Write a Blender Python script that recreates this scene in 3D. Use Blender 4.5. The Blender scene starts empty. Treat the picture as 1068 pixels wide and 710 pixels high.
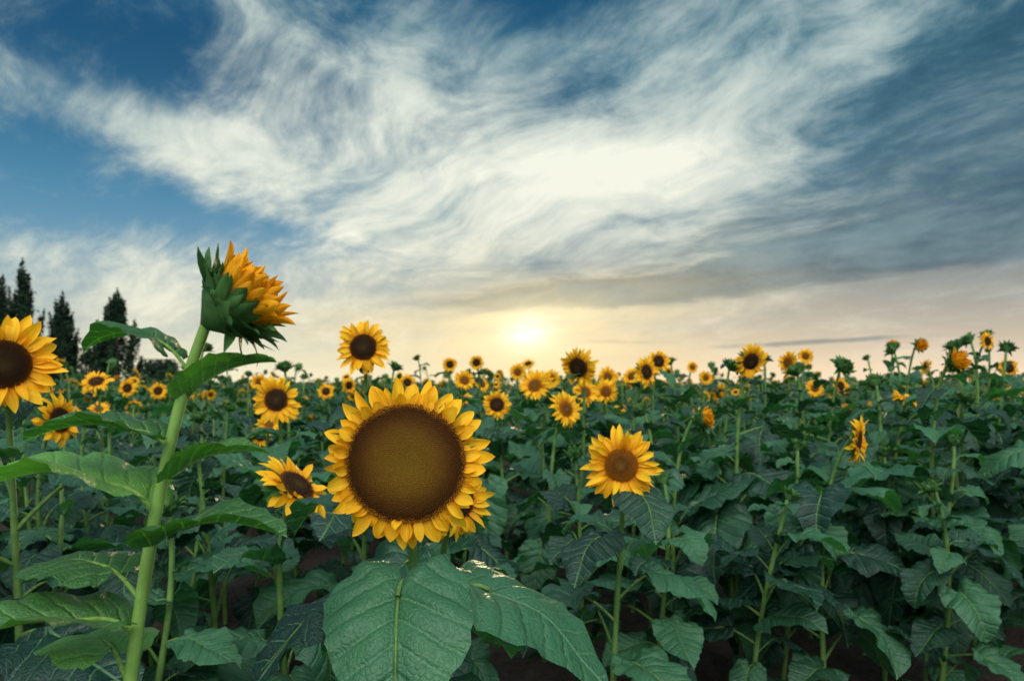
import bpy, math, random
import numpy as np
from mathutils import Vector, Matrix
random.seed(11)
rng = np.random.default_rng(11)
SC = bpy.context.scene
COL = SC.collection
R = math.radians

# ------------------------------------------------------------------ node helpers
class S:
    def __init__(s, nt, sock): s.nt = nt; s.k = sock
    def __add__(a, b): return mth(a.nt, 'ADD', a, b)
    __radd__ = __add__
    def __mul__(a, b): return mth(a.nt, 'MULTIPLY', a, b)
    __rmul__ = __mul__
    def __sub__(a, b): return mth(a.nt, 'SUBTRACT', a, b)
    def __rsub__(a, b): return mth(a.nt, 'SUBTRACT', b, a)
    def __truediv__(a, b): return mth(a.nt, 'DIVIDE', a, b)
def put(nt, inp, x):
    if isinstance(x, S): nt.links.new(x.k, inp)
    elif x is not None:
        if isinstance(x, tuple) and len(x) == 3 and inp.type == 'RGBA': x = (*x, 1)
        inp.default_value = x
def mth(nt, op, *a, clamp=False):
    n = nt.nodes.new('ShaderNodeMath'); n.operation = op; n.use_clamp = clamp
    for i, x in enumerate(a): put(nt, n.inputs[i], x)
    return S(nt, n.outputs[0])
def mixc(nt, f, a, b, blend='MIX'):
    n = nt.nodes.new('ShaderNodeMix'); n.data_type = 'RGBA'; n.blend_type = blend
    put(nt, n.inputs[0], f); put(nt, n.inputs[6], a); put(nt, n.inputs[7], b)
    return S(nt, n.outputs[2])
def smooth(nt, x, a, b, lo=0.0, hi=1.0):
    n = nt.nodes.new('ShaderNodeMapRange'); n.interpolation_type = 'SMOOTHSTEP'
    for i, v in enumerate((x, a, b, lo, hi)): put(nt, n.inputs[i], v)
    return S(nt, n.outputs[0])
def comb(nt, x, y, z=0.0):
    n = nt.nodes.new('ShaderNodeCombineXYZ')
    for i, v in enumerate((x, y, z)): put(nt, n.inputs[i], v)
    return S(nt, n.outputs[0])
def sep(nt, v):
    n = nt.nodes.new('ShaderNodeSeparateXYZ'); put(nt, n.inputs[0], v)
    return [S(nt, o) for o in n.outputs]
def noi(nt, v, scale=1.0, detail=5.0, rough=0.5, dist=0.0):
    n = nt.nodes.new('ShaderNodeTexNoise')
    if v is not None: put(nt, n.inputs['Vector'], v)
    n.inputs['Scale'].default_value = scale; n.inputs['Detail'].default_value = detail
    n.inputs['Roughness'].default_value = rough; n.inputs['Distortion'].default_value = dist
    return S(nt, n.outputs[0])

# ------------------------------------------------------------------ world
def build_world():
    w = bpy.data.worlds.new("World"); SC.world = w; w.use_nodes = True
    nt = w.node_tree; nt.nodes.clear()
    tc = nt.nodes.new('ShaderNodeTexCoord')
    D = S(nt, tc.outputs['Generated'])
    dx, dy, dz = sep(nt, D)
    az = mth(nt, 'ARCTAN2', dx, dy) * 57.2958
    el = mth(nt, 'ARCSINE', mth(nt, 'MINIMUM', mth(nt, 'MAXIMUM', dz, -1.0), 1.0)) * 57.2958
    def blob(a0, e0, sa, se, rot=0.0):
        c, s_ = math.cos(R(rot)), math.sin(R(rot))
        a = az - a0; e = el - e0
        p = (a * c + e * s_) * (1.0 / sa); q = (e * c - a * s_) * (1.0 / se)
        return mth(nt, 'EXPONENT', (p * p + q * q) * -1.0)
    h = mth(nt, 'MAXIMUM', dz, 0.0) + 0.34
    u = dx / h; v = dy / h
    wa = noi(nt, comb(nt, u * 1.8, v * 1.8, 5.0), 1.0, 2, 0.5) - 0.5
    wb = noi(nt, comb(nt, u * 1.8, v * 1.8, 15.0), 1.0, 2, 0.5) - 0.5
    r = R(50)
    u2 = u * math.cos(r) + v * math.sin(r); v2 = v * math.cos(r) - u * math.sin(r)
    nA = noi(nt, comb(nt, u2 * 3.6 + wa * 0.9, v2 * 2.3 + wb * 0.9, 9.1), 1.0, 8, 0.66)
    nB = noi(nt, comb(nt, u2 * 17.0 + wa * 8.0, v2 * 6.0 + wb * 7.0, 7.7), 1.0, 5, 0.66)
    nC = noi(nt, comb(nt, az * 0.055 + wa * 1.0, el * 0.34 - az * 0.018 + wb * 0.7, 1.7), 1.0, 6, 0.64)
    a1 = (nA - 0.5) * 2.4; b1 = (nB - 0.5) * 0.9; c1 = (nC - 0.5) * 1.6
    dens = a1 * 0.78 + b1 * 0.46 + 0.47
    bias = (blob(0, 14.0, 26, 8.5, -4) * 0.44 + blob(14, 18, 18, 7) * 0.22 + blob(-29, 18.6, 14, 1.6, -9) * 0.32
            + blob(-24, 3, 30, 6) * 0.24 + blob(20, 25, 18, 6, 10) * 0.20 + blob(-2, 26, 16, 4) * .22
            - blob(-34, 13.2, 14, 3.0, -3) * 0.34 - blob(-30, 24.0, 13, 3.4) * 0.24 - blob(-17, 11.6, 8, 1.2, -8) * 0.34
            - blob(-4, 30.0, 16, 1.8, -4) * 0.16 - blob(38, 22, 9, 7, 20) * 0.08)
    dn = dens + bias
    cov = smooth(nt, dn, 0.20, 0.98)
    blue = mixc(nt, smooth(nt, el, 9.0, 25.0), (0.006, 0.225, 0.43), (0.001, 0.078, 0.185))
    blue = mixc(nt, smooth(nt, az, -8.0, 36.0, 0.0, 0.8), blue, (0.012, 0.080, 0.130))
    sky = nt.nodes.new('ShaderNodeTexSky'); sky.sky_type = 'NISHITA'; sky.sun_disc = False
    sky.sun_elevation = R(4.2); sky.sun_rotation = R(1.3)
    blue = mixc(nt, 0.003, blue, S(nt, sky.outputs[0]), 'ADD')
    lit = blob(3, 16.0, 25, 9.0, 0) * 0.62 + blob(-24, 7, 24, 7) * 0.40 + b1 * 0.8 + a1 * 0.70 + blob(11, 17.7, 8, 1.8, 4) * 0.35 + blob(-24, 19, 18, 4) * .26 - blob(34, 14, 14, 12) * .18
    lit = mth(nt, 'ADD', lit, 0.14, clamp=True)
    ccol = mixc(nt, lit, (0.10, 0.27, 0.35), (0.92, 0.94, 0.81))
    col = mixc(nt, cov, blue, ccol)
    dk = (blob(31, 11.6, 17, 4.2, 4) * 0.54 + blob(12, 8.0, 18, 1.6, 3) * 0.60 + blob(37, 18, 12, 6, 20) * 0.22
          + blob(-18, 13.0, 4, 0.8) * 0.30 + blob(9, 3.4, 5, 0.35) * 0.46 + blob(24, 3.2, 10, 0.35, 2) * 0.55 + blob(18, 12.5, 6, 1.2, 18) * .20
          + blob(-4, 9.6, 8, 1.0, -3) * .16 + blob(5, 5.0, 40, 3.0) * .12 - blob(30, 5.4, 18, 1.4, 5) * 0.42)
    dk = smooth(nt, c1 + 0.38 + a1 * 0.15 + b1 * 0.12 + dk, 0.58, 0.96)
    dcol = mixc(nt, smooth(nt, nA * 0.5 + nC * 0.5, 0.40, 0.62), (0.030, 0.100, 0.155), (0.14, 0.25, 0.30))
    col = mixc(nt, dk * 0.88, col, dcol)
    hz = mth(nt, 'EXPONENT', mth(nt, 'MAXIMUM', el - 0.9, 0.0) * -0.19)
    hz = hz * smooth(nt, dk, 0.0, 1.1, 0.96, 0.30)
    hcol = mixc(nt, smooth(nt, az, -25.0, 25.0), (0.94, 0.87, 0.62), (1.00, 0.78, 0.54))
    col = mixc(nt, hz, col, hcol)
    vs = smooth(nt, c1 + b1 * 0.5, -0.25, 0.25, 1.1, 0.55)
    col = mixc(nt, blob(1.3, 3.8, 18, 5.2) * 0.66 * vs, col, (1.10, 0.83, 0.38))
    col = mixc(nt, blob(1.3, 4.4, 6.4, 3.0) * 0.88 * vs, col, (1.2, 1.02, 0.58))
    col = mixc(nt, blob(1.3, 4.3, 1.9, 1.2, 6) * vs * .9, col, (1.5, 1.45, 1.15))
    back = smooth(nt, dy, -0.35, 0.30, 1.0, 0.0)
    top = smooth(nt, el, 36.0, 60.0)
    amb = mth(nt, 'MAXIMUM', back, top)  # sky out of view behind and overhead, brightened to fill-light the plants
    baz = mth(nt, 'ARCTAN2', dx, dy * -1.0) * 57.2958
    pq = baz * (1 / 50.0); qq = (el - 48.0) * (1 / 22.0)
    fill_glow = mth(nt, 'EXPONENT', (pq * pq + qq * qq) * -1.0)  # unseen glow added behind the camera, soft light onto the flower faces
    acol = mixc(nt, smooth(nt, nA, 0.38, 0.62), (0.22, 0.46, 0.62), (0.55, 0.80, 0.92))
    acol = mixc(nt, fill_glow, acol, (6.4, 6.3, 5.9))
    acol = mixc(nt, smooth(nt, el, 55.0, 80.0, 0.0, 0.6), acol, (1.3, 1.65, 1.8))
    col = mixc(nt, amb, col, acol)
    col = mixc(nt, smooth(nt, el, -1.0, -0.05, 1.0, 0.0), col, (0.05, 0.06, 0.04))
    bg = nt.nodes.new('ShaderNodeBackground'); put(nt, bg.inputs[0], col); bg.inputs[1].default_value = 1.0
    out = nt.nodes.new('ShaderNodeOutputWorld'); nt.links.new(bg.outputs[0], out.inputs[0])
build_world()

# ------------------------------------------------------------------ materials
def base_mat(name):
    m = bpy.data.materials.new(name); m.use_nodes = True
    nt = m.node_tree; b = nt.nodes['Principled BSDF']; return m, nt, b
def uvxy(nt):
    n = nt.nodes.new('ShaderNodeUVMap'); n.uv_map = 'UVMap'
    return sep(nt, S(nt, n.outputs[0])), S(nt, n.outputs[0])
def translucent(nt, b, col, amt):
    t = nt.nodes.new('ShaderNodeBsdfTranslucent'); put(nt, t.inputs[0], col)
    mx = nt.nodes.new('ShaderNodeMixShader'); mx.inputs[0].default_value = amt
    nt.links.new(b.outputs[0], mx.inputs[1]); nt.links.new(t.outputs[0], mx.inputs[2])
    nt.links.new(mx.outputs[0], nt.nodes['Material Output'].inputs[0])
def leaf_mat(name, dark, light, vein, near=True):
    m, nt, b = base_mat(name)
    (u, v, _), uv = uvxy(nt)
    x = mth(nt, 'ABSOLUTE', u)
    geo = nt.nodes.new('ShaderNodeNewGeometry')
    wn = noi(nt, S(nt, geo.outputs['Position']), 2.6, 2, 0.6)
    mid = smooth(nt, x, 0.004, 0.020, 1.0, 0.0)
    if near:
        ln = noi(nt, uv, 6.0, 5, 0.68)
        q = (v - x * 0.85 + x * x * 0.55 + (ln - 0.5) * 0.08) * 5.5
        fr = mth(nt, 'ABSOLUTE', mth(nt, 'FRACT', q + 0.5) - 0.5)
        side = smooth(nt, fr, 0.01, 0.065, 1.0, 0.0) * smooth(nt, x, 0.0, 0.5, 0.80, 0.22)
        furrow = smooth(nt, fr, 0.0, 0.22, 0.0, 1.0)
        vo = nt.nodes.new('ShaderNodeTexVoronoi'); vo.feature = 'DISTANCE_TO_EDGE'; vo.inputs['Scale'].default_value = 26
        nt.links.new(uv.k, vo.inputs['Vector'])
        vd = S(nt, vo.outputs['Distance'])
        net = smooth(nt, vd, 0.0, 0.09, 1.0, 0.0) * 0.14
        vn = mth(nt, 'MAXIMUM', mth(nt, 'MAXIMUM', mid, side), net)
        oi = nt.nodes.new('ShaderNodeObjectInfo')
        f = wn * 0.6 + ln * 0.7 + (S(nt, oi.outputs['Random']) - 0.5) * 1.1
        col = mixc(nt, smooth(nt, f, 0.2, 1.1), dark, light)
        col = mixc(nt, smooth(nt, ln, 0.62, 0.78) * 0.30, col, (0.12, 0.15, 0.035))
        bh = ln * 0.9 + furrow * 0.9 - mid * 0.8 + smooth(nt, vd, 0.0, 0.25) * 0.28
    else:
        ln = noi(nt, uv, 5.0, 2, 0.6); vn = mid * 0.8
        col = mixc(nt, smooth(nt, wn * 0.6 + ln * 0.6, 0.35, 0.85), dark, light); bh = None
    col = mixc(nt, vn, col, vein)
    put(nt, b.inputs['Base Color'], col)
    b.inputs['Roughness'].default_value = 0.46
    b.inputs['Specular IOR Level'].default_value = 0.45
    if bh is not None:
        bp = nt.nodes.new('ShaderNodeBump'); bp.inputs['Strength'].default_value = 0.65; bp.inputs['Distance'].default_value = 0.005
        put(nt, bp.inputs['Height'], bh); nt.links.new(bp.outputs[0], b.inputs['Normal'])
    translucent(nt, b, mixc(nt, 1.0, col, (1.5, 2.0, 0.6), 'MULTIPLY'), 0.26)
    return m
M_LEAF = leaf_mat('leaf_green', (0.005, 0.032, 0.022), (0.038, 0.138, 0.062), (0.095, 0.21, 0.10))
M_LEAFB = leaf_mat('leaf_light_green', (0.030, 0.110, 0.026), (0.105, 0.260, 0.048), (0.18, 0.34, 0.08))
M_LEAFF = leaf_mat('leaf_far', (0.006, 0.032, 0.021), (0.034, 0.110, 0.048), (0.06, 0.14, 0.06), False)

def simple_green(name, c1, c2, sc, rough=0.6, tr=0.0, bump=True):
    m, nt, b = base_mat(name)
    tc = nt.nodes.new('ShaderNodeTexCoord')
    n = noi(nt, S(nt, tc.outputs['Object']), sc, 3, 0.6)
    col = mixc(nt, smooth(nt, n, 0.3, 0.7), c1, c2)
    put(nt, b.inputs['Base Color'], col); b.inputs['Roughness'].default_value = rough
    b.inputs['Specular IOR Level'].default_value = 0.25
    if bump:
        bp = nt.nodes.new('ShaderNodeBump'); bp.inputs['Strength'].default_value = 0.5; bp.inputs['Distance'].default_value = 0.002
        put(nt, bp.inputs['Height'], noi(nt, S(nt, tc.outputs['Object']), 320, 2, 0.7)); nt.links.new(bp.outputs[0], b.inputs['Normal'])
    if tr: translucent(nt, b, col, tr)
    return m
M_STEM = simple_green('stem_green', (0.085, 0.175, 0.040), (0.16, 0.28, 0.070), 14, tr=.12)
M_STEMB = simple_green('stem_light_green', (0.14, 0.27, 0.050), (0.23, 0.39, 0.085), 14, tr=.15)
M_BRACT = simple_green('bract_green', (0.030, 0.095, 0.024), (0.075, 0.18, 0.042), 25, 0.6, 0.2, False)

def petal_mat(name, c1, c2, c3, cb):
    m, nt, b = base_mat(name)
    (u, v, _), uv = uvxy(nt)
    st = noi(nt, comb(nt, u * 9.0, v * 1.3), 1.0, 3, 0.6)
    pr = noi(nt, comb(nt, mth(nt, 'FLOOR', u) * 3.7, 0.0), 1.0, 1, 0.5)
    col = mixc(nt, smooth(nt, st, 0.35, 0.7), c1, c2)
    col = mixc(nt, smooth(nt, pr, 0.40, 0.65) * 0.5, col, c3)
    col = mixc(nt, smooth(nt, v, 0.0, 0.45, 0.75, 0.0), col, cb)
    put(nt, b.inputs['Base Color'], col); b.inputs['Roughness'].default_value = 0.6
    b.inputs['Specular IOR Level'].default_value = 0.2
    bp = nt.nodes.new('ShaderNodeBump'); bp.inputs['Strength'].default_value = 0.6; bp.inputs['Distance'].default_value = 0.002
    put(nt, bp.inputs['Height'], st); nt.links.new(bp.outputs[0], b.inputs['Normal'])
    translucent(nt, b, col, 0.35)
    return m
M_PETAL = petal_mat('petal_yellow', (0.92, 0.47, 0.006), (0.98, 0.66, 0.035), (0.86, 0.37, 0.005), (0.74, 0.24, 0.004))
M_ORANGE = petal_mat('petal_orange', (0.84, 0.36, 0.005), (0.94, 0.52, 0.012), (0.72, 0.25, 0.005), (0.50, 0.18, 0.01))
def disc_mat(name, stops, con=1.0):
    m, nt, b = base_mat(name)
    (u, v, _), uv = uvxy(nt)
    cr = nt.nodes.new('ShaderNodeValToRGB'); e = cr.color_ramp.elements
    e[0].position = stops[0][0]; e[0].color = (*stops[0][1], 1)
    e[1].position = stops[-1][0]; e[1].color = (*stops[-1][1], 1)
    for p, c in stops[1:-1]:
        k = e.new(p); k.color = (*c, 1)
    tc = nt.nodes.new('ShaderNodeTexCoord')
    n = noi(nt, S(nt, tc.outputs['Object']), 30, 3, 0.6)
    put(nt, cr.inputs[0], u + (v - 0.5) * 0.06 + (n - 0.5) * 0.12)
    d = 0.6 + (1 - con) * .35
    col = mixc(nt, v * 0.8, mixc(nt, 1.0, S(nt, cr.outputs[0]), (d, d * .95, d * .9), 'MULTIPLY'), mixc(nt, 1.0, S(nt, cr.outputs[0]), (1 + .9 * con, 1 + .7 * con, 1 + .3 * con), 'MULTIPLY'))
    put(nt, b.inputs['Base Color'], col); b.inputs['Roughness'].default_value = 0.8
    b.inputs['Specular IOR Level'].default_value = 0.15
    return m
M_DISC = disc_mat('disc_brown', [(0.0, (0.175, 0.104, 0.008)), (0.42, (0.155, 0.080, 0.006)), (0.70, (0.095, 0.038, 0.004)), (0.90, (0.060, 0.021, 0.003)), (0.97, (0.32, 0.13, 0.006))], .7)
M_DISCD = disc_mat('disc_dark', [(0.0, (0.05, 0.034, 0.008)), (0.35, (0.030, 0.014, 0.004)), (0.65, (0.022, 0.010, 0.003)), (0.85, (0.055, 0.020, 0.003)), (0.97, (0.16, 0.055, 0.004))])
M_DISCO = disc_mat('disc_orange', [(0.0, (0.17, 0.10, 0.012)), (0.4, (0.12, 0.045, 0.006)), (0.7, (0.20, 0.075, 0.006)), (0.97, (0.35, 0.13, 0.006))])

def soil_mat():
    m, nt, b = base_mat('soil')
    g = nt.nodes.new('ShaderNodeNewGeometry'); P = S(nt, g.outputs['Position'])
    n1 = noi(nt, P, 1.3, 4, 0.65); n2 = noi(nt, P, 22, 4, 0.7)
    col = mixc(nt, smooth(nt, n1 * 0.5 + n2 * 0.5, 0.35, 0.65), (0.018, 0.011, 0.009), (0.075, 0.048, 0.036))
    px, py, pz = sep(nt, P)
    col = mixc(nt, smooth(nt, py, 20.0, 60.0), col, (0.03, 0.07, 0.03))
    put(nt, b.inputs['Base Color'], col); b.inputs['Roughness'].default_value = 0.95
    bp = nt.nodes.new('ShaderNodeBump'); bp.inputs['Strength'].default_value = 0.9; bp.inputs['Distance'].default_value = 0.03
    put(nt, bp.inputs['Height'], n2); nt.links.new(bp.outputs[0], b.inputs['Normal'])
    return m
M_SOIL = soil_mat()
M_BARK = simple_green('bark', (0.035, 0.027, 0.020), (0.08, 0.065, 0.05), 6, 0.9, 0, False)
def crown_mat():
    m, nt, b = base_mat('poplar_leaf')
    g = nt.nodes.new('ShaderNodeNewGeometry')
    n = noi(nt, S(nt, g.outputs['Position']), 1.4, 3, 0.6)
    col = mixc(nt, smooth(nt, n, 0.35, 0.7), (0.012, 0.028, 0.018), (0.032, 0.062, 0.030))
    put(nt, b.inputs['Base Color'], col); b.inputs['Roughness'].default_value = 0.8
    b.inputs['Specular IOR Level'].default_value = 0.1
    translucent(nt, b, col, 0.15)
    return m
M_CROWN = crown_mat()

# ------------------------------------------------------------------ geometry kit
class Geo:
    def __init__(s, V, UV, L, C, M):
        s.V = np.asarray(V, float); s.UV = np.asarray(UV, float); s.L = np.asarray(L, int); s.C = np.asarray(C, int); s.M = np.asarray(M, int)
def grid_geo(P, UV, closed=False, mat=0):
    a, b = P.shape[:2]
    idx = np.arange(a * b).reshape(a, b)
    if closed: idx = np.concatenate([idx, idx[:, :1]], 1)
    q = np.stack([idx[:-1, :-1], idx[:-1, 1:], idx[1:, 1:], idx[1:, :-1]], -1).reshape(-1, 4)
    return Geo(P.reshape(-1, 3), UV.reshape(-1, 2), q.reshape(-1), np.full(len(q), 4), np.full(len(q), mat))
def join(items):
    Vs, Us, Ls, Cs, Ms = [], [], [], [], []; o = 0
    for g, M in items:
        V = g.V
        if M is not None:
            A = np.array(M); V = V @ A[:3, :3].T + A[:3, 3]
        Vs.append(V); Us.append(g.UV); Ls.append(g.L + o); Cs.append(g.C); Ms.append(g.M); o += len(V)
    return Geo(np.concatenate(Vs), np.concatenate(Us), np.concatenate(Ls), np.concatenate(Cs), np.concatenate(Ms))
def to_mesh(name, g, mats, smooth_=True):
    me = bpy.data.meshes.new(name)
    me.vertices.add(len(g.V)); me.vertices.foreach_set('co', g.V.astype(np.float32).ravel())
    me.loops.add(len(g.L)); me.loops.foreach_set('vertex_index', g.L.astype(np.int32))
    me.polygons.add(len(g.C))
    st = np.concatenate([[0], np.cumsum(g.C)[:-1]]).astype(np.int32)
    me.polygons.foreach_set('loop_start', st); me.polygons.foreach_set('loop_total', g.C.astype(np.int32))
    me.polygons.foreach_set('material_index', g.M.astype(np.int32))
    me.polygons.foreach_set('use_smooth', np.full(len(g.C), smooth_))
    uv = me.uv_layers.new(name='UVMap'); uv.data.foreach_set('uv', g.UV[g.L].astype(np.float32).ravel())
    for m in mats: me.materials.append(m)
    me.update(calc_edges=True); me.validate()
    return me
def tube(pts, rad, sides=8, mat=0):
    pts = np.asarray(pts, float); n = len(pts); rad = np.broadcast_to(rad, (n,))
    tan = np.gradient(pts, axis=0); tan /= np.linalg.norm(tan, axis=1)[:, None] + 1e-9
    ref = np.array([1.0, 0.12, 0.05])
    if abs(tan[n // 2] @ ref) > 0.9: ref = np.array([0.0, 0.1, 1.0])
    a = np.cross(tan, ref); a /= np.linalg.norm(a, axis=1)[:, None]; b = np.cross(tan, a)
    th = np.linspace(0, 2 * math.pi, sides, endpoint=False)
    P = pts[:, None] + rad[:, None, None] * (a[:, None] * np.cos(th)[None, :, None] + b[:, None] * np.sin(th)[None, :, None])
    UV = np.zeros(P.shape[:2] + (2,)); UV[..., 0] = th[None] / 6.283 + 3; UV[..., 1] = np.linspace(0, 1, n)[:, None]
    return grid_geo(P, UV, True, mat)
def bez(p0, p1, p2, p3, n):
    t = np.linspace(0, 1, n)[:, None]; p0, p1, p2, p3 = map(np.array, (p0, p1, p2, p3))
    return (1 - t) ** 3 * p0 + 3 * (1 - t) ** 2 * t * p1 + 3 * (1 - t) * t * t * p2 + t ** 3 * p3
def bent(p0, b, y):
    if abs(b) < 1e-4: return y * math.cos(p0), y * math.sin(p0)
    return (math.sin(p0) - np.sin(p0 - b * y)) / b, (np.cos(p0 - b * y) - math.cos(p0)) / b

TA = [0, 6, 12, 20, 35, 60, 90, 120, 145, 160, 172, 180]
TR = [1.02, 0.95, 0.87, 0.77, 0.65, 0.555, 0.50, 0.47, 0.44, 0.38, 0.27, 0.12]
def leaf_geo(pitch, bend, fold, droop, wave, lp, rise, wid, seed, nr, nth, cr=1.0):
    rs = np.random.default_rng(seed)
    th = np.linspace(-math.pi, math.pi, nth + 1)
    rad = np.interp(np.degrees(np.abs(th)), TA, TR)
    if nth >= 40:
        rad = rad * (1 + np.where(np.arange(nth + 1) % 2 == 0, 0.016, -0.016) * cr * (np.abs(th) > 0.1) + 0.03 * np.sin(th * 5 + seed))
    rr = np.linspace(0.0, 1, nr + 1) ** 0.85; rr[0] = 0.003
    r = rr[:, None] * rad[None]
    x = r * np.sin(th)[None] * wid; y = r * np.cos(th)[None]
    T = np.broadcast_to(th[None], x.shape)
    ph = rs.uniform(0, 6.28, 6)
    ax = np.abs(x) / wid; q = y - 0.85 * ax + 0.55 * ax * ax
    n = fold * np.abs(x) - droop * x * x * 2.0 + wave * cr * rr[:, None] ** 2 * (np.sin(T * 4 + ph[0]) + 0.6 * np.sin(T * 9 + ph[1]))
    if nth >= 18:
        n = n + 0.028 * cr * np.sin(x * 9 + ph[4]) * np.sin(y * 8 + ph[5])
    if nth >= 24:
        n = n + 0.030 * cr * np.abs(np.sin(math.pi * q * 5.5)) * np.minimum(1, ax / 0.12) - 0.018 * np.exp(-(x / 0.03) ** 2)
        n = n + 0.018 * cr * rr[:, None] ** 3 * np.sin(T * 17 + ph[3])
    xs = x + 0.08 * np.sin(y * 3 + ph[2]) * y
    Y, Z = bent(pitch, bend, y)
    fi = pitch - bend * y
    e = np.array([0, lp * 0.86, lp * rise])
    P = np.stack([xs + e[0], Y - n * np.sin(fi) + e[1], Z + n * np.cos(fi) + e[2]], -1)
    UV = np.stack([x / wid, y], -1)
    blade = grid_geo(P, UV)
    npt = 8 if nth >= 24 else 3
    tdir = np.array([0, math.cos(pitch), math.sin(pitch)])
    pp = bez((0, 0, 0), (0, lp * 0.45, lp * (0.25 + rise * 0.4)), tuple(e - tdir * lp * 0.25), tuple(e + tdir * 0.02 - np.array([0, 0, 0.012])), npt)
    pet = tube(pp, np.linspace(0.026, 0.015, npt), 7 if nth >= 24 else 3, 1)
    items = [(blade, None), (pet, None)]
    if nth >= 40:
        ym = np.linspace(0.0, 0.85, 8); Ym, Zm = bent(pitch, bend, ym); fm = pitch - bend * ym
        xm = 0.08 * np.sin(ym * 3 + ph[2]) * ym
        off = -0.020 + 0.028 * cr * np.sin(ph[4]) * np.sin(ym * 8 + ph[5])
        mp = np.stack([xm, Ym - off * np.sin(fm) + e[1], Zm + off * np.cos(fm) + e[2]], -1)
        items.append((tube(mp, np.linspace(0.012, 0.003, 8), 5, 1), None))
    return join(items)
LP = [ # pitch, bend, fold, droop, wave, petiole, rise, width
    (0.10, 0.90, 0.12, 0.25, 0.050, 0.70, 0.45, 1.0),
    (-0.10, 0.80, 0.22, 0.15, 0.065, 0.80, 0.55, 1.0),
    (-0.30, 0.70, 0.10, 0.35, 0.055, 0.85, 0.55, .95),
    (0.40, 1.50, 0.20, 0.20, 0.050, 0.60, 0.60, .95),
    (-0.75, 0.55, 0.15, 0.15, 0.060, 0.80, 0.50, .95),
    (0.50, 0.90, 0.40, 0.00, 0.030, 0.40, 0.50, .70),
    (0.10, 0.75, 0.28, 0.10, 0.045, 0.45, 0.30, .80),
    (-0.45, 1.20, 0.35, 0.30, 0.080, 0.85, 0.45, .90),
    (0.15, 0.35, 0.18, 0.20, 0.060, 0.75, 0.45, .95),
    (0.72, 0.65, 0.45, 0.00, 0.025, 0.28, 0.60, .65),
    (-0.25, 0.90, 0.14, 0.30, 0.050, 0.70, 0.55, .98),
    (-0.30, 0.60, 0.10, 0.25, 0.045, 0.60, 0.45, 1.05),
]
LEAF_HI = [to_mesh('leaf', leaf_geo(*p, 40 + i, 9, 56, .8 if i >= 10 else 1.0), [M_LEAF, M_STEM]) for i, p in enumerate(LP)]
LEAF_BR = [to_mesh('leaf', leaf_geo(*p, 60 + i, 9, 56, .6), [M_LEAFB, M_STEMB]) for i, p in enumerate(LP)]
LEAF_G = [leaf_geo(*p, 40 + i, 4, 18) for i, p in enumerate(LP)]
LEAF_X = [leaf_geo(*p, 40 + i, 2, 8) for i, p in enumerate(LP)]

def blade_strip(L, W, elev, bend, twist, nt_, ns, cup, prof, u0):
    t = np.linspace(0, 1, nt_ + 1); s = np.linspace(-1, 1, ns + 1)
    w = np.interp(t, prof[0], prof[1])
    X, Z = bent(elev, bend, t); X = X * L; Z = Z * L; fi = elev - bend * t
    tau = twist * t
    lat = s[None] * (W * w)[:, None]
    n = cup * W * (s[None] ** 2) * w[:, None] + (0.10 * W * np.cos(s * math.pi * 2))[None] * w[:, None]
    a = lat * np.cos(tau)[:, None] - n * np.sin(tau)[:, None]; nn = lat * np.sin(tau)[:, None] + n * np.cos(tau)[:, None]
    P = np.stack([X[:, None] - nn * np.sin(fi)[:, None], a, Z[:, None] + nn * np.cos(fi)[:, None]], -1)
    UV = np.stack([np.broadcast_to(s[None] * 0.45 + 0.5 + u0, lat.shape), np.broadcast_to(t[:, None], lat.shape)], -1)
    return grid_geo(P, UV)
PP = ([0, .12, .3, .5, .7, .86, .95, 1], [.42, .68, .93, 1, .86, .52, .25, .02])
BP = ([0, .3, .6, .85, 1], [1, .92, .55, .2, .02])
def ring(n, r0, z0, L, W, elev, bend, jl, je, prof, res, rs, cup=0.35, jit=0.35):
    out = []
    for i in range(n):
        a = 2 * math.pi * (i + rs.uniform(-jit, jit)) / n
        g = blade_strip(L * rs.uniform(1 - jl, 1 + jl * 0.6), W * rs.uniform(0.75, 1.15), elev + rs.normal() * je, bend + rs.normal() * je * 1.6, rs.normal() * 0.55, res[0], res[1], cup * rs.uniform(0.3, 1.8), prof, int(rs.integers(0, 20)))
        M = Matrix.Translation((math.cos(a) * r0, math.sin(a) * r0, z0 + rs.normal() * 0.0012)) @ Matrix.Rotation(a + rs.normal() * .10, 4, 'Z')
        out.append((g, M))
    return out
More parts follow.
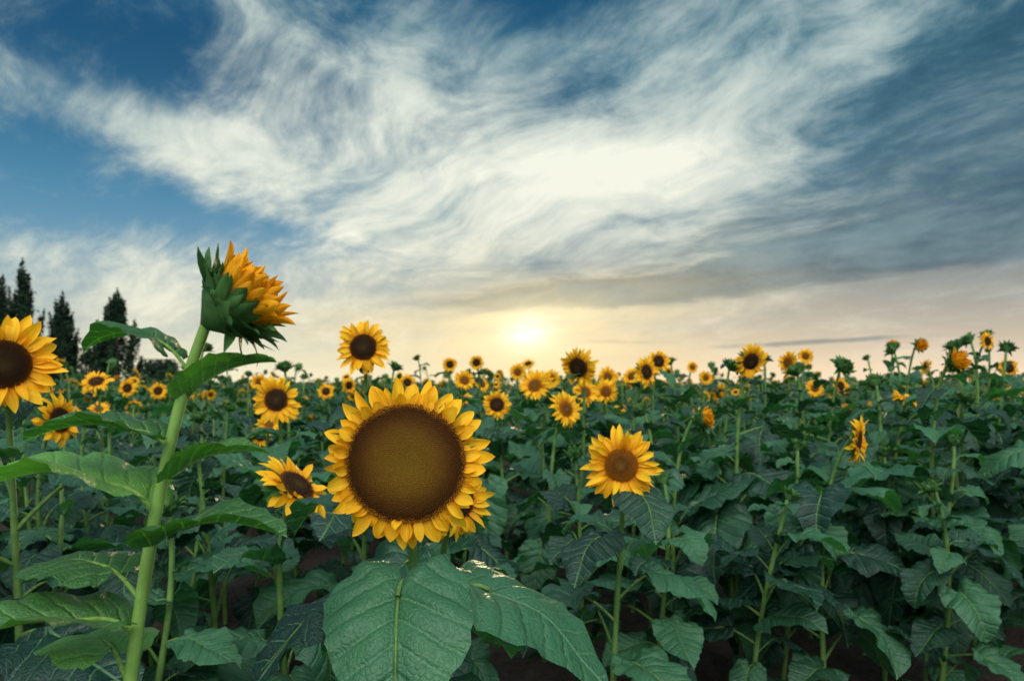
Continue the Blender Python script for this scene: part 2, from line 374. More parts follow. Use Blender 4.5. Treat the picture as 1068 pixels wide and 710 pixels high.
def disc_geo(Rd, n, dome, fl, rs, conesides=5):
    rr = np.linspace(0.001, 1, 8); th = np.linspace(0, 2 * math.pi, 28, endpoint=False)
    def zz(r): return dome * (1 - r ** 2.4) - dome * 0.35 * np.exp(-(r / 0.35) ** 2)
    P = np.stack([Rd * rr[:, None] * np.cos(th), Rd * rr[:, None] * np.sin(th), np.broadcast_to(zz(rr)[:, None], (8, 28))], -1)
    UV = np.stack([np.broadcast_to(rr[:, None] * 0.97, (8, 28)), np.zeros((8, 28))], -1)
    base = grid_geo(P, UV, True)
    if n == 0: return base
    k = np.arange(n) + 0.5; r = np.sqrt(k / n); a = k * 2.399963
    sp = Rd * math.sqrt(math.pi / n)
    r = r + rs.normal(size=n) * .12 * sp / Rd
    cx = Rd * r * np.cos(a); cy = Rd * r * np.sin(a); cz = zz(np.clip(r, 0, 1)) - 0.0006
    hgt = fl * (0.55 + 0.9 * np.clip((r - 0.62) / 0.3, 0, 1) + 0.5 * rs.random(n))
    t5 = np.linspace(0, 2 * math.pi, conesides, endpoint=False)
    br = sp * 0.60
    ring0 = np.stack([cx[:, None] + br * np.cos(t5 + 0.3), cy[:, None] + br * np.sin(t5 + 0.3), np.broadcast_to(cz[:, None], (n, conesides))], -1)
    tilt = 0.25 * (r - 0.3)
    apx = np.stack([cx + np.cos(a) * hgt * tilt + rs.normal(size=n) * sp * .2, cy + np.sin(a) * hgt * tilt + rs.normal(size=n) * sp * .2, cz + hgt], -1)[:, None]
    V = np.concatenate([ring0, apx], 1).reshape(-1, 3)
    f = []
    for j in range(conesides): f.append([j, (j + 1) % conesides, conesides])
    F = (np.array(f)[None] + (np.arange(n) * (conesides + 1))[:, None, None]).reshape(-1)
    rv = rs.random(n)
    UV = np.stack([np.repeat(r, conesides + 1), np.repeat(rv, conesides + 1) * 0.5 + np.tile(np.array([0] * conesides + [0.5]), n)], -1)
    cones = Geo(V, UV, F, np.full(n * conesides, 3), np.zeros(n * conesides))
    return join([(base, None), (cones, None)])
def calyx_geo(Rd, rs, sides=20, depth=0.035):
    pr = np.array([(1.0, -0.002), (1.03, -0.010), (0.85, -0.6 * depth), (0.45, -0.95 * depth), (0.12, -1.25 * depth)])
    th = np.linspace(0, 2 * math.pi, sides, endpoint=False)
    P = np.stack([Rd * pr[:, :1] * np.cos(th), Rd * pr[:, :1] * np.sin(th), np.broadcast_to(pr[:, 1:], (5, sides))], -1)
    return grid_geo(P, np.zeros((5, sides, 2)), True)

def make_head(kind, q, seed):
    rs = np.random.default_rng(seed)
    res = [(3, 2), (5, 2), (8, 4)][q]; nf = [0, 260, 900][q]; bres = [(2, 1), (3, 2), (5, 2)][q]
    if kind == 'big':
        Rd = 0.105; nf = 2700 if q == 2 else nf
        pet = ring(32, Rd * .95, -0.002, .036, .0115, 0.25, 0.35, .30, .22, PP, res, rs) + ring(36, Rd * .93, -0.006, .052, .0125, 0.08, 0.30, .28, .18, PP, res, rs) + ring(6, Rd * .95, 0.001, .024, .009, 0.75, 1.0, .3, .35, PP, res, rs)
        dg = disc_geo(Rd, nf, .018, .0034, rs, 4); dm = M_DISC; out = .150
        br = ring(24, Rd * .98, -0.012, .038, .012, 0.0, 0.8, .2, .2, BP, bres, rs)
    elif kind == 'classic':
        Rd = 0.052
        pet = ring(22, Rd * .93, -0.001, .056, .0120, 0.30, 0.45, .28, .25, PP, res, rs) + ring(20, Rd * .9, -0.005, .066, .0130, 0.12, 0.35, .25, .22, PP, res, rs)
        dg = disc_geo(Rd, nf, .014, .0040, rs); dm = M_DISCD; out = .112
        br = ring(20, Rd * .95, -0.012, .050, .013, -0.1, 0.9, .2, .2, BP, bres, rs)
    elif kind == 'orange':
        Rd = 0.044
        pet = ring(24, Rd * .93, -0.001, .060, .0110, 0.42, 0.5, .28, .25, PP, res, rs) + ring(22, Rd * .9, -0.005, .066, .0115, 0.18, 0.35, .22, .20, PP, res, rs)
        dg = disc_geo(Rd, nf, .016, .0045, rs); dm = M_DISCO; out = .108
        br = ring(20, Rd * .95, -0.012, .050, .013, -0.1, 0.9, .2, .2, BP, bres, rs)
    elif kind == 'half':
        Rd = 0.045
        pet = (ring(26, Rd * .94, 0.0, .044, .0090, 1.40, 0.15, .3, .18, PP, res, rs, .8) + ring(24, Rd * .80, 0.002, .048, .0090, 1.60, -0.4, .3, .25, PP, res, rs, .8)
               + ring(18, Rd * .55, 0.004, .050, .0090, 1.62, -0.6, .3, .32, PP, res, rs, .8) + ring(11, Rd * .25, 0.006, .050, .009, 1.60, -0.4, .3, .35, PP, res, rs, .8))
        dg = disc_geo(Rd * .9, min(nf, 150), .012, .003, rs); dm = M_DISCO; out = .060
        br = (ring(17, Rd * 1.04, -0.002, .030, .0120, 1.40, 0.4, .3, .15, BP, bres, rs) + ring(18, Rd * 1.06, -0.012, .040, .0135, 1.15, 0.3, .3, .20, BP, bres, rs)
              + ring(16, Rd * 1.0, -0.022, .042, .0135, 0.80, 0.0, .35, .28, BP, bres, rs) + ring(9, Rd * .80, -0.030, .034, .012, 0.35, -0.1, .3, .3, BP, bres, rs))
    else:
        Rd = 0.034
        pet = ring(14, Rd * .7, 0.004, .026, .008, 1.45, -0.4, .3, .2, PP, res, rs, .5)
        dg = disc_geo(Rd * .8, 0, .008, .003, rs); dm = M_BRACT; out = .050
        br = ring(14, Rd * .98, -0.004, .036, .0125, 1.35, -0.7, .2, .2, BP, bres, rs) + ring(14, Rd * .98, -0.010, .042, .013, 0.95, 0.0, .25, .25, BP, bres, rs) + ring(12, Rd * .9, -0.016, .042, .013, 0.45, 0.2, .25, .3, BP, bres, rs)
    dep = {'big': .045, 'half': .046}.get(kind, .03)
    cal = join([(calyx_geo(Rd, rs, [8, 14, 24][q], dep), None)] + br)
    pm = M_ORANGE if kind == 'half' else (M_BRACT if kind == 'bud' else M_PETAL)
    return cal, join(pet), dg, pm, dm, out, Rd, dep
HEADS = {}
for kind in ('big', 'classic', 'orange', 'half', 'bud'):
    for q in (2, 1, 0):
        for var in range(3 if q else 1):
            cal, pet, dg, pm, dm, out, Rd, dep = make_head(kind, q, len(kind) * 31 + q * 7 + var * 101)
            d = dict(out=out, Rd=Rd, dep=dep)
            if q: d.update(cal=to_mesh('flower_head', cal, [M_BRACT]), pet=to_mesh('ray_petals', pet, [pm]), disc=to_mesh('seed_disc', dg, [dm]))
            one = join([(cal, None), (Geo(pet.V, pet.UV, pet.L, pet.C, pet.M + 1), None), (Geo(dg.V, dg.UV, dg.L, dg.C, dg.M + 2), None)])
            d.update(geo=one, one=to_mesh('flower_head', one, [M_BRACT, pm, dm]))
            HEADS[(kind, q, var)] = d

def facing(yaw, pitch):
    y, p = R(yaw), R(pitch)
    return Vector((math.sin(y) * math.cos(p), -math.cos(y) * math.cos(p), math.sin(p)))
def new_obj(name, data, parent=None, M=None):
    o = bpy.data.objects.new(name, data); COL.objects.link(o)
    if parent is not None: o.parent = parent
    if M is not None: o.matrix_local = M
    return o
GROUP = 'sunflowers growing in the field'
NPL = [0]
def stem_path(head, f, depth, n, mid=(0, 0)):
    end = Vector(head) - f * depth
    h = end.z
    p1 = (mid[0], mid[1], h * 0.40)
    k = min(0.22, h * .2)
    side = Vector((-f.x, -f.y, 0)) * k * 0.35
    p2 = end - f * k * 0.55 + side * .2 + Vector((0, 0, -k * 1.0))
    return bez((0, 0, 0), p1, tuple(p2), tuple(end), n)

def plant(base, head, yaw, pitch, kind, dia, label, q=1, nleaf=13, leaves=None, lsize=0.21, srad=0.012, lo=0.14, roll=None, mid=None, var=None, bright=False):
    NPL[0] += 1
    bx, by = base
    root = new_obj('sunflower', None); root.location = (bx, by, 0); root.empty_display_size = 0.1
    root['label'] = label; root['category'] = 'sunflower'; root['group'] = GROUP
    f = facing(yaw, pitch)
    hk = HEADS[(kind, q, (random.randint(0, 2) if var is None else var) if q else 0)]
    sc = dia / 2 / hk['out']
    hl = Vector((head[0] - bx, head[1] - by, head[2]))
    md = mid if mid else (random.uniform(-.05, .05), random.uniform(-.05, .05))
    pts = stem_path(hl, f, hk['dep'] * 1.15 * sc, 18 if q else 9, md)
    rad = np.linspace(srad, srad * 0.55, len(pts)); rad[-1] = max(rad[-1], hk['Rd'] * sc * .16)
    rad = rad * (1 + 0.04 * np.sin(np.arange(len(rad)) * 2.1))
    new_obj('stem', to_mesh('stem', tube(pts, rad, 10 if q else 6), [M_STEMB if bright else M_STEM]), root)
    Mh = Matrix.Translation(hl) @ f.to_track_quat('Z', 'Y').to_matrix().to_4x4() @ Matrix.Rotation(random.uniform(0, 6.28) if roll is None else roll, 4, 'Z') @ Matrix.Scale(sc, 4)
    if q:
        ho = new_obj('flower_head', hk['cal'], root, Mh)
        new_obj('ray_petals', hk['pet'], ho); new_obj('seed_disc', hk['disc'], ho)
    else:
        new_obj('flower_head', hk['one'], root, Mh)
    H = pts[-1][2]
    def at(fr):
        i = np.searchsorted(pts[:, 2], fr * H); i = min(max(i, 1), len(pts) - 1)
        a, b = pts[i - 1], pts[i]; t = (fr * H - a[2]) / (b[2] - a[2] + 1e-9); return Vector(a + (b - a) * min(max(t, 0), 1))
    jy = 18
    if leaves is None:
        leaves = []
        a0 = random.uniform(0, 360)
        for i in range(nleaf):
            t = i / (nleaf - 1)
            fr = lo + (0.94 - lo) * t ** 0.85
            size = lsize * (0.80 + 0.45 * math.sin(math.pi * min(1, t * 1.05 + 0.08))) * random.uniform(0.70, 1.2)
            if t > 0.80: size *= 0.60
            vv = random.choice([0, 1, 2, 8, 4, 0, 7, 8, 1] if t < 0.75 else [0, 1, 3, 9, 5, 6])
            leaves.append((fr, a0 + i * 137.5 + random.uniform(-20, 20), size, vv, random.uniform(-26, 24)))
    else: jy = 3
    if q:
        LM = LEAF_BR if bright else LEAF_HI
        for (fr, dr, size, vv, tilt) in leaves:
            M = Matrix.Translation(at(fr)) @ Matrix.Rotation(R(dr - 90), 4, 'Z') @ Matrix.Rotation(R(tilt), 4, 'X') @ Matrix.Rotation(R(random.uniform(-jy, jy)), 4, 'Y') @ Matrix.Diagonal((size * random.choice((-1, 1)), size, size, 1))
            new_obj('leaf', LM[vv], root, M)
    else:
        items = []
        for (fr, dr, size, vv, tilt) in leaves:
            M = Matrix.Translation(at(fr)) @ Matrix.Rotation(R(dr - 90), 4, 'Z') @ Matrix.Rotation(R(tilt), 4, 'X') @ Matrix.Rotation(R(random.uniform(-18, 18)), 4, 'Y') @ Matrix.Scale(size, 4)
            items.append((LEAF_G[vv], M))
        new_obj('leaves', to_mesh('leaves', join(items), [M_LEAFF, M_STEM]), root)
    return root

# ------------------------------------------------------------------ the plants that can be told apart
HEROES = []
def hero(x, y, z, yaw, pitch, kind, dia, label, **k):
    HEROES.append((x, y, z, dia / 2 + 0.01))
    b = k.pop('base', (x + random.uniform(-.04, .04) - 0.10 * math.sin(R(yaw)), y + 0.10 + random.uniform(-.02, .06)))
    return plant(b, (x, y, z), yaw, pitch, kind, dia, label, **k)

hero(-.179, 1.15, 1.215, 4, 0, 'big', .290, 'large open sunflower with a broad brown seed disc above big leaves', q=2, base=(-.16, 1.27), srad=.014, mid=(0, 0.02), var=0, roll=2.2,
     leaves=[(.785, -90, .245, 10, -14), (.745, -14, .270, 11, 0), (.885, 172, .175, 3, -4), (.72, -150, .20, 2, 0), (.62, 60, .22, 2, 0),
             (.58, -60, .24, 10, 0), (.53, 150, .22, 2, 0), (.48, 200, .22, 0, 0), (.42, -40, .22, 1, 0), (.36, 120, .22, 2, 0), (.28, -100, .22, 2, 0), (.2, 10, .22, 4, 0)])
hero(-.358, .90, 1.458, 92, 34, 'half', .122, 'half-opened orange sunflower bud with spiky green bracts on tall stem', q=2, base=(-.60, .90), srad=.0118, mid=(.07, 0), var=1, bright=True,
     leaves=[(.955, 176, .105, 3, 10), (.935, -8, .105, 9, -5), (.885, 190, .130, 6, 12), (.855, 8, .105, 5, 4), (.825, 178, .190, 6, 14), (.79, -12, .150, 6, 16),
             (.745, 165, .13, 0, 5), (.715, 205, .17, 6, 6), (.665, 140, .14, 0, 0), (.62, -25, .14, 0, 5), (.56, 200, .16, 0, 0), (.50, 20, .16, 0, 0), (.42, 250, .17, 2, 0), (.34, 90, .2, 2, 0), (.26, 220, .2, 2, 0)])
hero(.296, 1.85, 1.129, -14, 8, 'orange', .222, 'open sunflower with orange-brown centre and pointed yellow petals', q=2, srad=.011,
     leaves=[(.88, -75, .16, 2, -5), (.84, 20, .13, 0, 0), (.80, 160, .13, 3, 0), (.75, -130, .17, 2, 0), (.70, 60, .18, 1, 0), (.64, -20, .19, 2, 0), (.58, 190, .19, 1, 0), (.50, 110, .19, 2, 0), (.43, -60, .19, 1, 0), (.34, 30, .2, 2, 0), (.26, 200, .2, 2, 0)])
hero(-.115, 1.42, 1.105, 25, 8, 'classic', .168, 'yellow sunflower partly hidden behind a larger bloom', nleaf=10, lsize=.16)
hero(-.60, 1.9, 1.065, 70, 46, 'classic', .235, 'sunflower tilted up towards the sky with dark disc', nleaf=10, lsize=.17)
hero(-.967, 2.8, 1.283, 8, 5, 'classic', .205, 'round yellow sunflower with dark disc facing forward')
hero(-.544, 2.5, 1.483, 5, 12, 'classic', .215, 'tall sunflower standing clear above the leaves against sky', q=2)
hero(-1.268, 1.70, 1.398, 30, 2, 'classic', .265, 'big yellow sunflower with dark maroon disc', q=2, nleaf=12)
hero(-1.59, 2.4, 1.222, 78, 8, 'classic', .195, 'sunflower turned sideways with drooping yellow petals')
hero(-2.74, 4.5, 1.363, 10, 50, 'classic', .21, 'yellow sunflower tilted up, below the poplars')
hero(-3.38, 6.0, 1.31, 0, 10, 'classic', .18, 'small yellow sunflower among leaves')
hero(-3.37, 6.5, 1.28, 10, 10, 'classic', .18, 'small yellow sunflower among leaves')
hero(-1.635, 6.0, 1.28, 0, 20, 'classic', .16, 'small yellow sunflower among leaves')
hero(-.50, 5.5, 1.504, 10, 0, 'classic', .13, 'small tall sunflower with dark disc against sky')
hero(-.26, 5.0, 1.504, -10, 0, 'classic', .125, 'small tall sunflower with dark disc against sky')
hero(-.08, 3.6, 1.239, 0, 5, 'classic', .17, 'yellow sunflower with brown disc facing forward')
hero(.128, 3.8, 1.339, -22, 25, 'orange', .20, 'yellow sunflower with brown disc facing forward')
hero(.05, 6.0, 1.45, 0, 5, 'orange', .17, 'small yellow sunflower glowing near the low sun')
hero(.31, 5.4, 1.388, 15, 5, 'orange', .17, 'small yellow sunflower glowing near the low sun')
hero(.33, 3.4, 1.431, -30, -18, 'classic', .215, 'nodding sunflower with dark disc and short petals')
hero(.244, 3.1, 1.235, 35, 15, 'orange', .185, 'yellow sunflower half hidden by leaves', nleaf=10, lsize=.15)
hero(.578, 4.2, 1.30, 0, 10, 'orange', .17, 'yellow sunflower half hidden by leaves')
hero(.43, 4.0, 1.30, 30, 25, 'orange', .18, 'yellow sunflower leaning into its neighbours')
hero(.20, 4.6, 1.36, -30, 15, 'classic', .18, 'yellow sunflower leaning into its neighbours')
hero(.70, 5.0, 1.40, 20, 10, 'orange', .17, 'small yellow sunflower among leaves')
hero(.767, 3.9, 1.416, 35, 5, 'classic', .19, 'dark-centred sunflower leaning beside its neighbour')
hero(.945, 4.4, 1.492, 10, 5, 'classic', .17, 'tall dark-centred sunflower against the sky')
hero(1.585, 6.0, 1.493, 10, 5, 'orange', .12, 'small tall sunflower against the sky')
hero(1.56, 5.5, 1.396, 10, 5, 'orange', .13, 'small yellow sunflower among leaves')
hero(1.049, 3.0, 1.447, 12, -20, 'classic', .165, 'tall nodding sunflower with leafy stem and dark disc', nleaf=17, base=(1.02, 3.08))
hero(1.82, 4.5, 1.489, -60, 5, 'orange', .17, 'tall sunflower with orange centre against the sky')
hero(.81, 2.9, 1.203, 60, 10, 'half', .10, 'half-opened orange sunflower bud above dark leaves')
hero(1.318, 2.6, 1.131, 54, -5, 'classic', .195, 'yellow sunflower seen edge-on', base=(1.22, 2.66), var=0)
hero(1.944, 4.0, 1.451, 20, 40, 'bud', .12, 'tall leafy sunflower with closed green bud', nleaf=16)
hero(2.75, 4.6, 1.608, 10, 5, 'half', .09, 'tall sunflower with small half-opened orange bud', nleaf=16)
hero(1.886, 2.9, 1.444, 20, 20, 'half', .10, 'tall leafy sunflower topped by half-opened bud', nleaf=19, lsize=.20, base=(1.85, 2.95))
hero(3.065, 4.4, 1.622, 20, 5, 'classic', .13, 'tall thin sunflower with small dark bloom')
hero(3.056, 4.2, 1.444, -10, 5, 'classic', .13, 'small sunflower with dark disc among leaves')
hero(2.44, 5.5, 1.31, 0, 15, 'orange', .16, 'yellow sunflower glimpsed through the leaves')
hero(2.60, 5.4, 1.33, 20, 5, 'classic', .16, 'yellow sunflower glimpsed through the leaves')
hero(2.31, 4.0, 1.258, 30, 70, 'orange', .20, 'yellow sunflower tilted flat towards the sky')
hero(-2.0, 5.4, 1.36, 10, 10, 'orange', .15, 'small yellow sunflower among leaves')
hero(-.95, 6.2, 1.36, 10, 10, 'classic', .17, 'small yellow sunflower among leaves')
hero(.52, 5.0, 1.44, -15, 5, 'classic', .17, 'dark-centred sunflower near the low sun')
hero(-.30, 4.3, 1.37, 15, 20, 'orange', .15, 'small yellow sunflower among leaves')
hero(2.15, 5.0, 1.55, -10, 8, 'orange', .13, 'small tall sunflower against the sky')
for (x, y, z, kind, dia) in [(1.45, 3.5, 1.42, 'bud', .10), (2.2, 3.4, 1.54, 'bud', .09), (2.42, 3.1, 1.42, 'bud', .09), (.62, 3.3, 1.22, 'bud', .09), (2.6, 3.9, 1.60, 'bud', .09), (3.4, 4.9, 1.70, 'bud', .09),
                             (1.55, 4.2, 1.50, 'bud', .09), (2.9, 5.2, 1.64, 'half', .09), (-1.75, 3.9, 1.56, 'bud', .09), (-1.2, 3.6, 1.44, 'bud', .09), (2.05, 2.55, 1.22, 'bud', .09), (1.50, 2.45, .98, 'bud', .07), (1.0, 2.45, .95, 'bud', .07),
                             (.55, 2.5, 1.0, 'bud', .07), (1.25, 3.9, 1.46, 'bud', .09), (-.75, 4.4, 1.46, 'bud', .09), (1.75, 3.3, 1.36, 'bud', .09), (2.9, 4.0, 1.56, 'bud', .09), (2.5, 4.5, 1.57, 'bud', .09), (1.2, 5.2, 1.52, 'bud', .09), (2.25, 2.9, 1.33, 'bud', .09),
                             (1.15, 2.75, 1.10, 'bud', .07), (1.78, 2.75, 1.12, 'bud', .07)]:
    hero(x, y, z, random.uniform(100, 260), random.uniform(40, 75), kind, dia, 'tall leafy green sunflower with a closed bud' if kind == 'bud' else 'tall leafy sunflower with a small half-opened bud', nleaf=20, lsize=.175 if y > 2.6 else .15)
    HEROES.pop()

# ------------------------------------------------------------------ the rest of the rows
bases = [(o.location.x, o.location.y) for o in COL.objects if o.parent is None and o.name.startswith('sunflower')]
cand = []
for iy in range(400):
    y = 1.25 + iy * 0.38
    if y > 20: break
    for ix in range(-40, 41):
        x = (ix + 0.5) * 0.66 + random.uniform(-.12, .12); yy = y + random.uniform(-.13, .13) + (0.18 if ix % 2 else 0)
        if abs(x) > 0.80 * yy + 0.9: continue
        if x > -0.45 and yy < 2.5: continue
        if math.hypot(x, yy) < 1.35: continue
        cand.append((x, yy))
cand.sort(key=lambda c: math.hypot(*c))
far = []
for (x, yy) in cand:
    if any((x - a) ** 2 + (yy - b) ** 2 < 0.22 ** 2 for a, b in bases): continue
    hmax = 2.0
    for (hx, hy, hz, hr) in HEROES:
        if hy > yy - 0.05:
            ang = abs(x / yy - hx / hy)
            if ang < (0.24 + hr * 0.6) / yy:
                hmax = min(hmax, 1.35 + (hz - hr - 1.35) * yy / hy - 0.02)
    near = yy < 4.2
    rx = x / yy
    mu = 1.17 if yy < 2.6 else (1.33 if rx > .3 and yy < 8 else 1.24)
    h = min(random.gauss(mu, 0.15), 1.65)
    if not near and random.random() < 0.08: h += 0.14
    h = min(h, hmax - (0.06 if near else 0.03))
    if h < (0.82 if near else .7): continue
    if NPL[0] >= 298:
        far.append((x, yy, h)); continue
    pf = 0.0 if yy < 3.0 else ((0.30 if yy > 4 else .10) if -0.35 < rx < 0.35 else 0.10)
    r_ = random.random()
    if r_ < pf:
        kind = random.choice(('classic', 'orange')); yaw = random.gauss(8, 50); pit = random.uniform(-25, 55); dia = random.uniform(.10, .19)
        lab = 'yellow sunflower with dark centre in the crowded rows'
    elif r_ < pf + 0.08 and yy > 3.4:
        kind = 'half'; yaw = random.gauss(10, 60); pit = random.uniform(10, 60); dia = random.uniform(.06, .09); lab = 'leafy sunflower with a half-opened bud in the rows'
    elif r_ < pf + 0.24 and yy > 3.6:
        kind = 'classic'; yaw = random.gauss(180, 50); pit = random.uniform(-5, 20); dia = random.uniform(.12, .16); lab = 'sunflower turned away showing its green back'
    else:
        kind = 'bud'; yaw = random.uniform(-180, 180); pit = random.uniform(50, 85); dia = random.uniform(.07, .10); lab = 'leafy green sunflower with a closed bud'
    plant((x, yy), (x + random.uniform(-.07, .07), yy + random.uniform(-.07, .07), h), yaw, pit, kind, dia, lab,
          q=1 if near else 0, nleaf=random.choice((14, 16, 18)) if near else 14, lsize=random.uniform(.14, .20))
print('individual sunflowers', NPL[0], 'rest', len(far))

def far_variant(i):
    f = facing(random.gauss(8, 40) if i < 7 else random.gauss(170, 40), random.uniform(-10, 45))
    kind = ['classic', 'orange', 'classic', 'orange', 'classic', 'bud', 'bud', 'classic', 'bud', 'bud'][i]
    hk = HEADS[(kind, 0, 0)]; sc = {'classic': .080, 'orange': .065, 'bud': .045}[kind] * random.uniform(.7, 1.1) / hk['out']
    pts = stem_path(Vector((0, 0, 1.3)), f, hk['dep'] * sc, 5)
    g0 = tube(pts, np.linspace(.012, .008, 5), 3)
    it = [(Geo(g0.V, g0.UV, g0.L, g0.C, g0.M + 1), None)]
    n = 12; a0 = random.uniform(0, 360)
    for j in range(n):
        t = j / (n - 1); fr = .35 + .58 * t; sz = .19 * random.uniform(.8, 1.2) * (0.65 if t > .8 else 1)
        p = pts[np.argmin(abs(pts[:, 2] - fr * pts[-1][2]))]; zz = fr * pts[-1][2]
        M = Matrix.Translation((p[0], p[1], zz)) @ Matrix.Rotation(R(a0 + j * 137.5), 4, 'Z') @ Matrix.Rotation(R(random.uniform(-14, 14)), 4, 'X') @ Matrix.Scale(sz, 4)
        it.append((LEAF_X[random.randint(0, 7)], M))
    hg = hk['geo']; hg = Geo(hg.V, hg.UV, hg.L, hg.C, np.array([2, 3 if kind != 'bud' else 2, 4 if kind != 'bud' else 2])[hg.M])
    Mh = Matrix.Translation((0, 0, 1.3)) @ f.to_track_quat('Z', 'Y').to_matrix().to_4x4() @ Matrix.Scale(sc, 4)
    return join([(join(it), None), (hg, Mh)])
FV = [far_variant(i) for i in range(10)]
for iy in range(200):
    y = 20 + iy * 0.75
    if y > 48: break
    n = int((0.8 * y + 2) / 0.75)
    for ix in range(-n, n + 1):
        far.append((ix * 0.75 + random.uniform(-.3, .3), y + random.uniform(-.3, .3), random.gauss(1.22, .15)))
items = []
for (x, y, h) in far:
    rx = x / y
    pf = .15 if -0.30 < rx < 0.30 else .06
    i = random.choice((0, 1, 2, 3, 4)) if random.random() < pf else random.choice((5, 6, 7, 8, 9))
    s_ = h / 1.3
    M = Matrix.Translation((x, y, 0)) @ Matrix.Rotation(R(random.gauss(0, 35)), 4, 'Z') @ Matrix.Scale(s_, 4)
    items.append((FV[i], M))
ys = np.concatenate([np.arange(46, 80, .8), np.geomspace(80, 900, 60)]); xs = np.linspace(-1, 1, 240)
Yg, Xg = np.meshgrid(ys, xs, indexing='ij'); Xw = Xg * (Yg * .85 + 6)
Zg = 1.12 + rng.uniform(-.14, .14, Xw.shape)
items.append((grid_geo(np.stack([Xw, Yg, Zg], -1), np.stack([Xw, Yg], -1) * 0.7), None))
cm = to_mesh('distant_sunflower_crop', join(items), [M_LEAFF, M_STEM, M_BRACT, M_PETAL, M_DISCD], True)
co = new_obj('distant_sunflower_crop', cm)
co['label'] = 'dense green sunflower crop with scattered yellow blooms reaching the horizon'; co['category'] = 'sunflower crop'; co['kind'] = 'stuff'

# ------------------------------------------------------------------ ground
gx = np.concatenate([-np.geomspace(12, 3000, 22)[::-1], np.arange(-11.9, 12, .12), np.geomspace(12, 3000, 22)])
gy = np.concatenate([-np.geomspace(1, 3000, 20)[::-1], np.arange(-.9, 14, .12), np.geomspace(14.1, 3000, 26)])
Yg, Xg = np.meshgrid(gy, gx, indexing='ij')
nz = rng.normal(size=Xg.shape) * .018 + .03 * np.sin(Xg * 2 * math.pi / .66) * (np.abs(Xg) < 12)
nz = np.where((np.abs(Xg) < 12) & (Yg > -1) & (Yg < 14), nz, -.05)
go = new_obj('ground', to_mesh('ground', grid_geo(np.stack([Xg, Yg, nz], -1), np.stack([Xg, Yg], -1)), [M_SOIL]))
go['label'] = 'dark brown crumbly field soil between the rows'; go['category'] = 'ground'; go['kind'] = 'structure'

# ------------------------------------------------------------------ poplars
def crown_geo(H, W, z0, n, seed, leaf=0.22, columnar=True):
    rs = np.random.default_rng(seed)
    if columnar:
        nc = 54
        zt = z0 + (H - z0) * np.concatenate([[1.0, .95, .90, .85, .80], rs.random(nc - 5) ** .8 * .86 + .06])
        t = (zt - z0) / (H - z0)
        prof = np.interp(t, [0, .12, .35, .6, .8, .92, 1], [.75, 1.0, 1, .84, .52, .26, .02]) * W / 2
        ca = rs.uniform(0, 6.28, nc); cr = prof * rs.uniform(.35, 1.22, nc)
        C = np.stack([cr * np.cos(ca), cr * np.sin(ca), zt], -1)
        pick = rs.integers(0, nc, n)
        k = rs.random(n) ** 0.8; Lp = np.minimum(2.4, zt - z0 * .5)[pick]
        wdt = (0.05 + 0.38 * k * (1 - 0.3 * k))
        P = C[pick].copy()
        P[:, 2] -= k * Lp
        P[:, 0] *= 1 - .32 * k; P[:, 1] *= 1 - .32 * k
        P[:, :2] += rs.normal(size=(n, 2)) * wdt[:, None] * .68
        P[:, 2] += rs.normal(size=n) * .15
    else:
        nc = 60
        cz = z0 + (H - z0) * rs.random(nc); t = (cz - z0) / (H - z0)
        prof = np.interp(t, [0, .3, .7, 1], [.9, 1, .75, .3]) * W / 2
        ca = rs.uniform(0, 6.28, nc); cr = prof * np.sqrt(rs.random(nc))
        C = np.stack([cr * np.cos(ca), cr * np.sin(ca), cz], -1)
        pick = rs.integers(0, nc, n); P = C[pick] + rs.normal(size=(n, 3)) * .33
    P[:, 2] = np.clip(P[:, 2], z0 * .6, H + .3)
    d1 = rs.normal(size=(n, 3)); d1 /= np.linalg.norm(d1, axis=1)[:, None]; d2 = np.cross(d1, rs.normal(size=(n, 3))); d2 /= np.linalg.norm(d2, axis=1)[:, None]
    s1 = leaf * rs.uniform(.45, 1.1, (n, 1)); s2 = s1 * .6
    V = np.stack([P - d1 * s1, P - d2 * s2, P + d1 * s1, P + d2 * s2], 1).reshape(-1, 3)
    return Geo(V, np.zeros((len(V), 2)), np.arange(4 * n), np.full(n, 4), np.zeros(n)), C
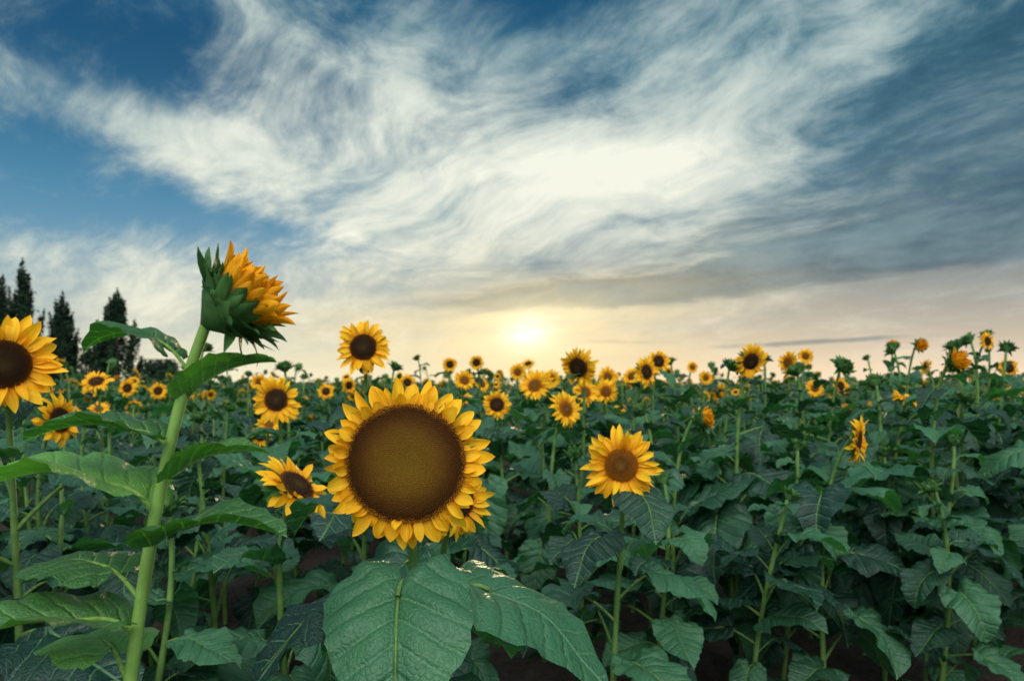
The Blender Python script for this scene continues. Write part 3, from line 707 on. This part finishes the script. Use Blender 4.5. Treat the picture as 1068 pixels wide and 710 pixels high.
def tree(x, y, H, W, seed, label, cat='poplar tree', name='poplar_tree', columnar=True, n=8500):
    root = new_obj(name, None); root.location = (x, y, 0)
    root['label'] = label; root['category'] = cat
    g, C = crown_geo(H, W, 0.9 if columnar else .4, n, seed, .17 if columnar else .16, columnar)
    it = [(tube(bez((0, 0, 0), (.05, 0, H * .3), (-.1, .05, H * .6), (0, 0, H * .93), 12), np.linspace(.22 if columnar else .1, .02, 12), 8), None)]
    for c in C[::2]:
        zb = max(.5, c[2] - (2.6 if columnar else .7)); it.append((tube(bez((0, 0, zb), (c[0] * .6, c[1] * .6, zb + .3), (c[0], c[1], c[2] - .3), tuple(c), 5), np.linspace(.05, .012, 5), 4), None))
    new_obj('trunk', to_mesh('trunk', join(it), [M_BARK]), root)
    new_obj('crown', to_mesh('crown', g, [M_CROWN], False), root)
    if columnar: root['group'] = 'poplars at the edge of the field'
tree(-43.0, 60, 12.1, 3.3, 1, 'tall dark columnar poplar at the field edge')
tree(-45.5, 61, 11.0, 3.0, 2, 'tall dark columnar poplar at the field edge')
tree(-39.5, 60, 9.4, 3.1, 3, 'shorter dark poplar with a pointed top')
tree(-34.7, 60, 9.7, 3.7, 4, 'broad dark poplar standing apart from the others', n=10000)
tree(-48.0, 62, 10.0, 3.0, 5, 'tall dark columnar poplar at the field edge')
tree(-37.2, 61, 4.2, 4.0, 6, 'low dark bush between the poplars', 'bush', 'bush', False, 5000)
tree(-31.8, 62, 3.2, 5.0, 7, 'low dark bush beside the poplars', 'bush', 'bush', False, 6000)
tree(-41.6, 62, 4.6, 4.0, 8, 'low dark bush between the poplars', 'bush', 'bush', False, 5000)

# ------------------------------------------------------------------ sun and camera
sl = bpy.data.lights.new('sun', 'SUN'); sl.energy = 2.0; sl.angle = R(1.0); sl.color = (1.0, 0.72, 0.40)
so = bpy.data.objects.new('sun', sl); COL.objects.link(so)
sd = Vector((math.sin(R(1.3)) * math.cos(R(4.2)), math.cos(R(1.3)) * math.cos(R(4.2)), math.sin(R(4.2))))
so.rotation_euler = sd.to_track_quat('Z', 'Y').to_euler(); so.location = (0, 20, 10)
cam = bpy.data.cameras.new('camera'); cam.lens = 24; cam.sensor_width = 36; cam.shift_y = 0.042
cam.clip_start = 0.05; cam.clip_end = 6000
cam.dof.use_dof = True; cam.dof.focus_distance = 1.25; cam.dof.aperture_fstop = 4.5
cob = bpy.data.objects.new('camera', cam); COL.objects.link(cob)
cob.location = (0, 0, 1.35); cob.rotation_euler = (R(90), 0, 0)
SC.camera = cob
SC.view_settings.view_transform = 'Standard'; SC.view_settings.look = 'None'; SC.view_settings.exposure = 0
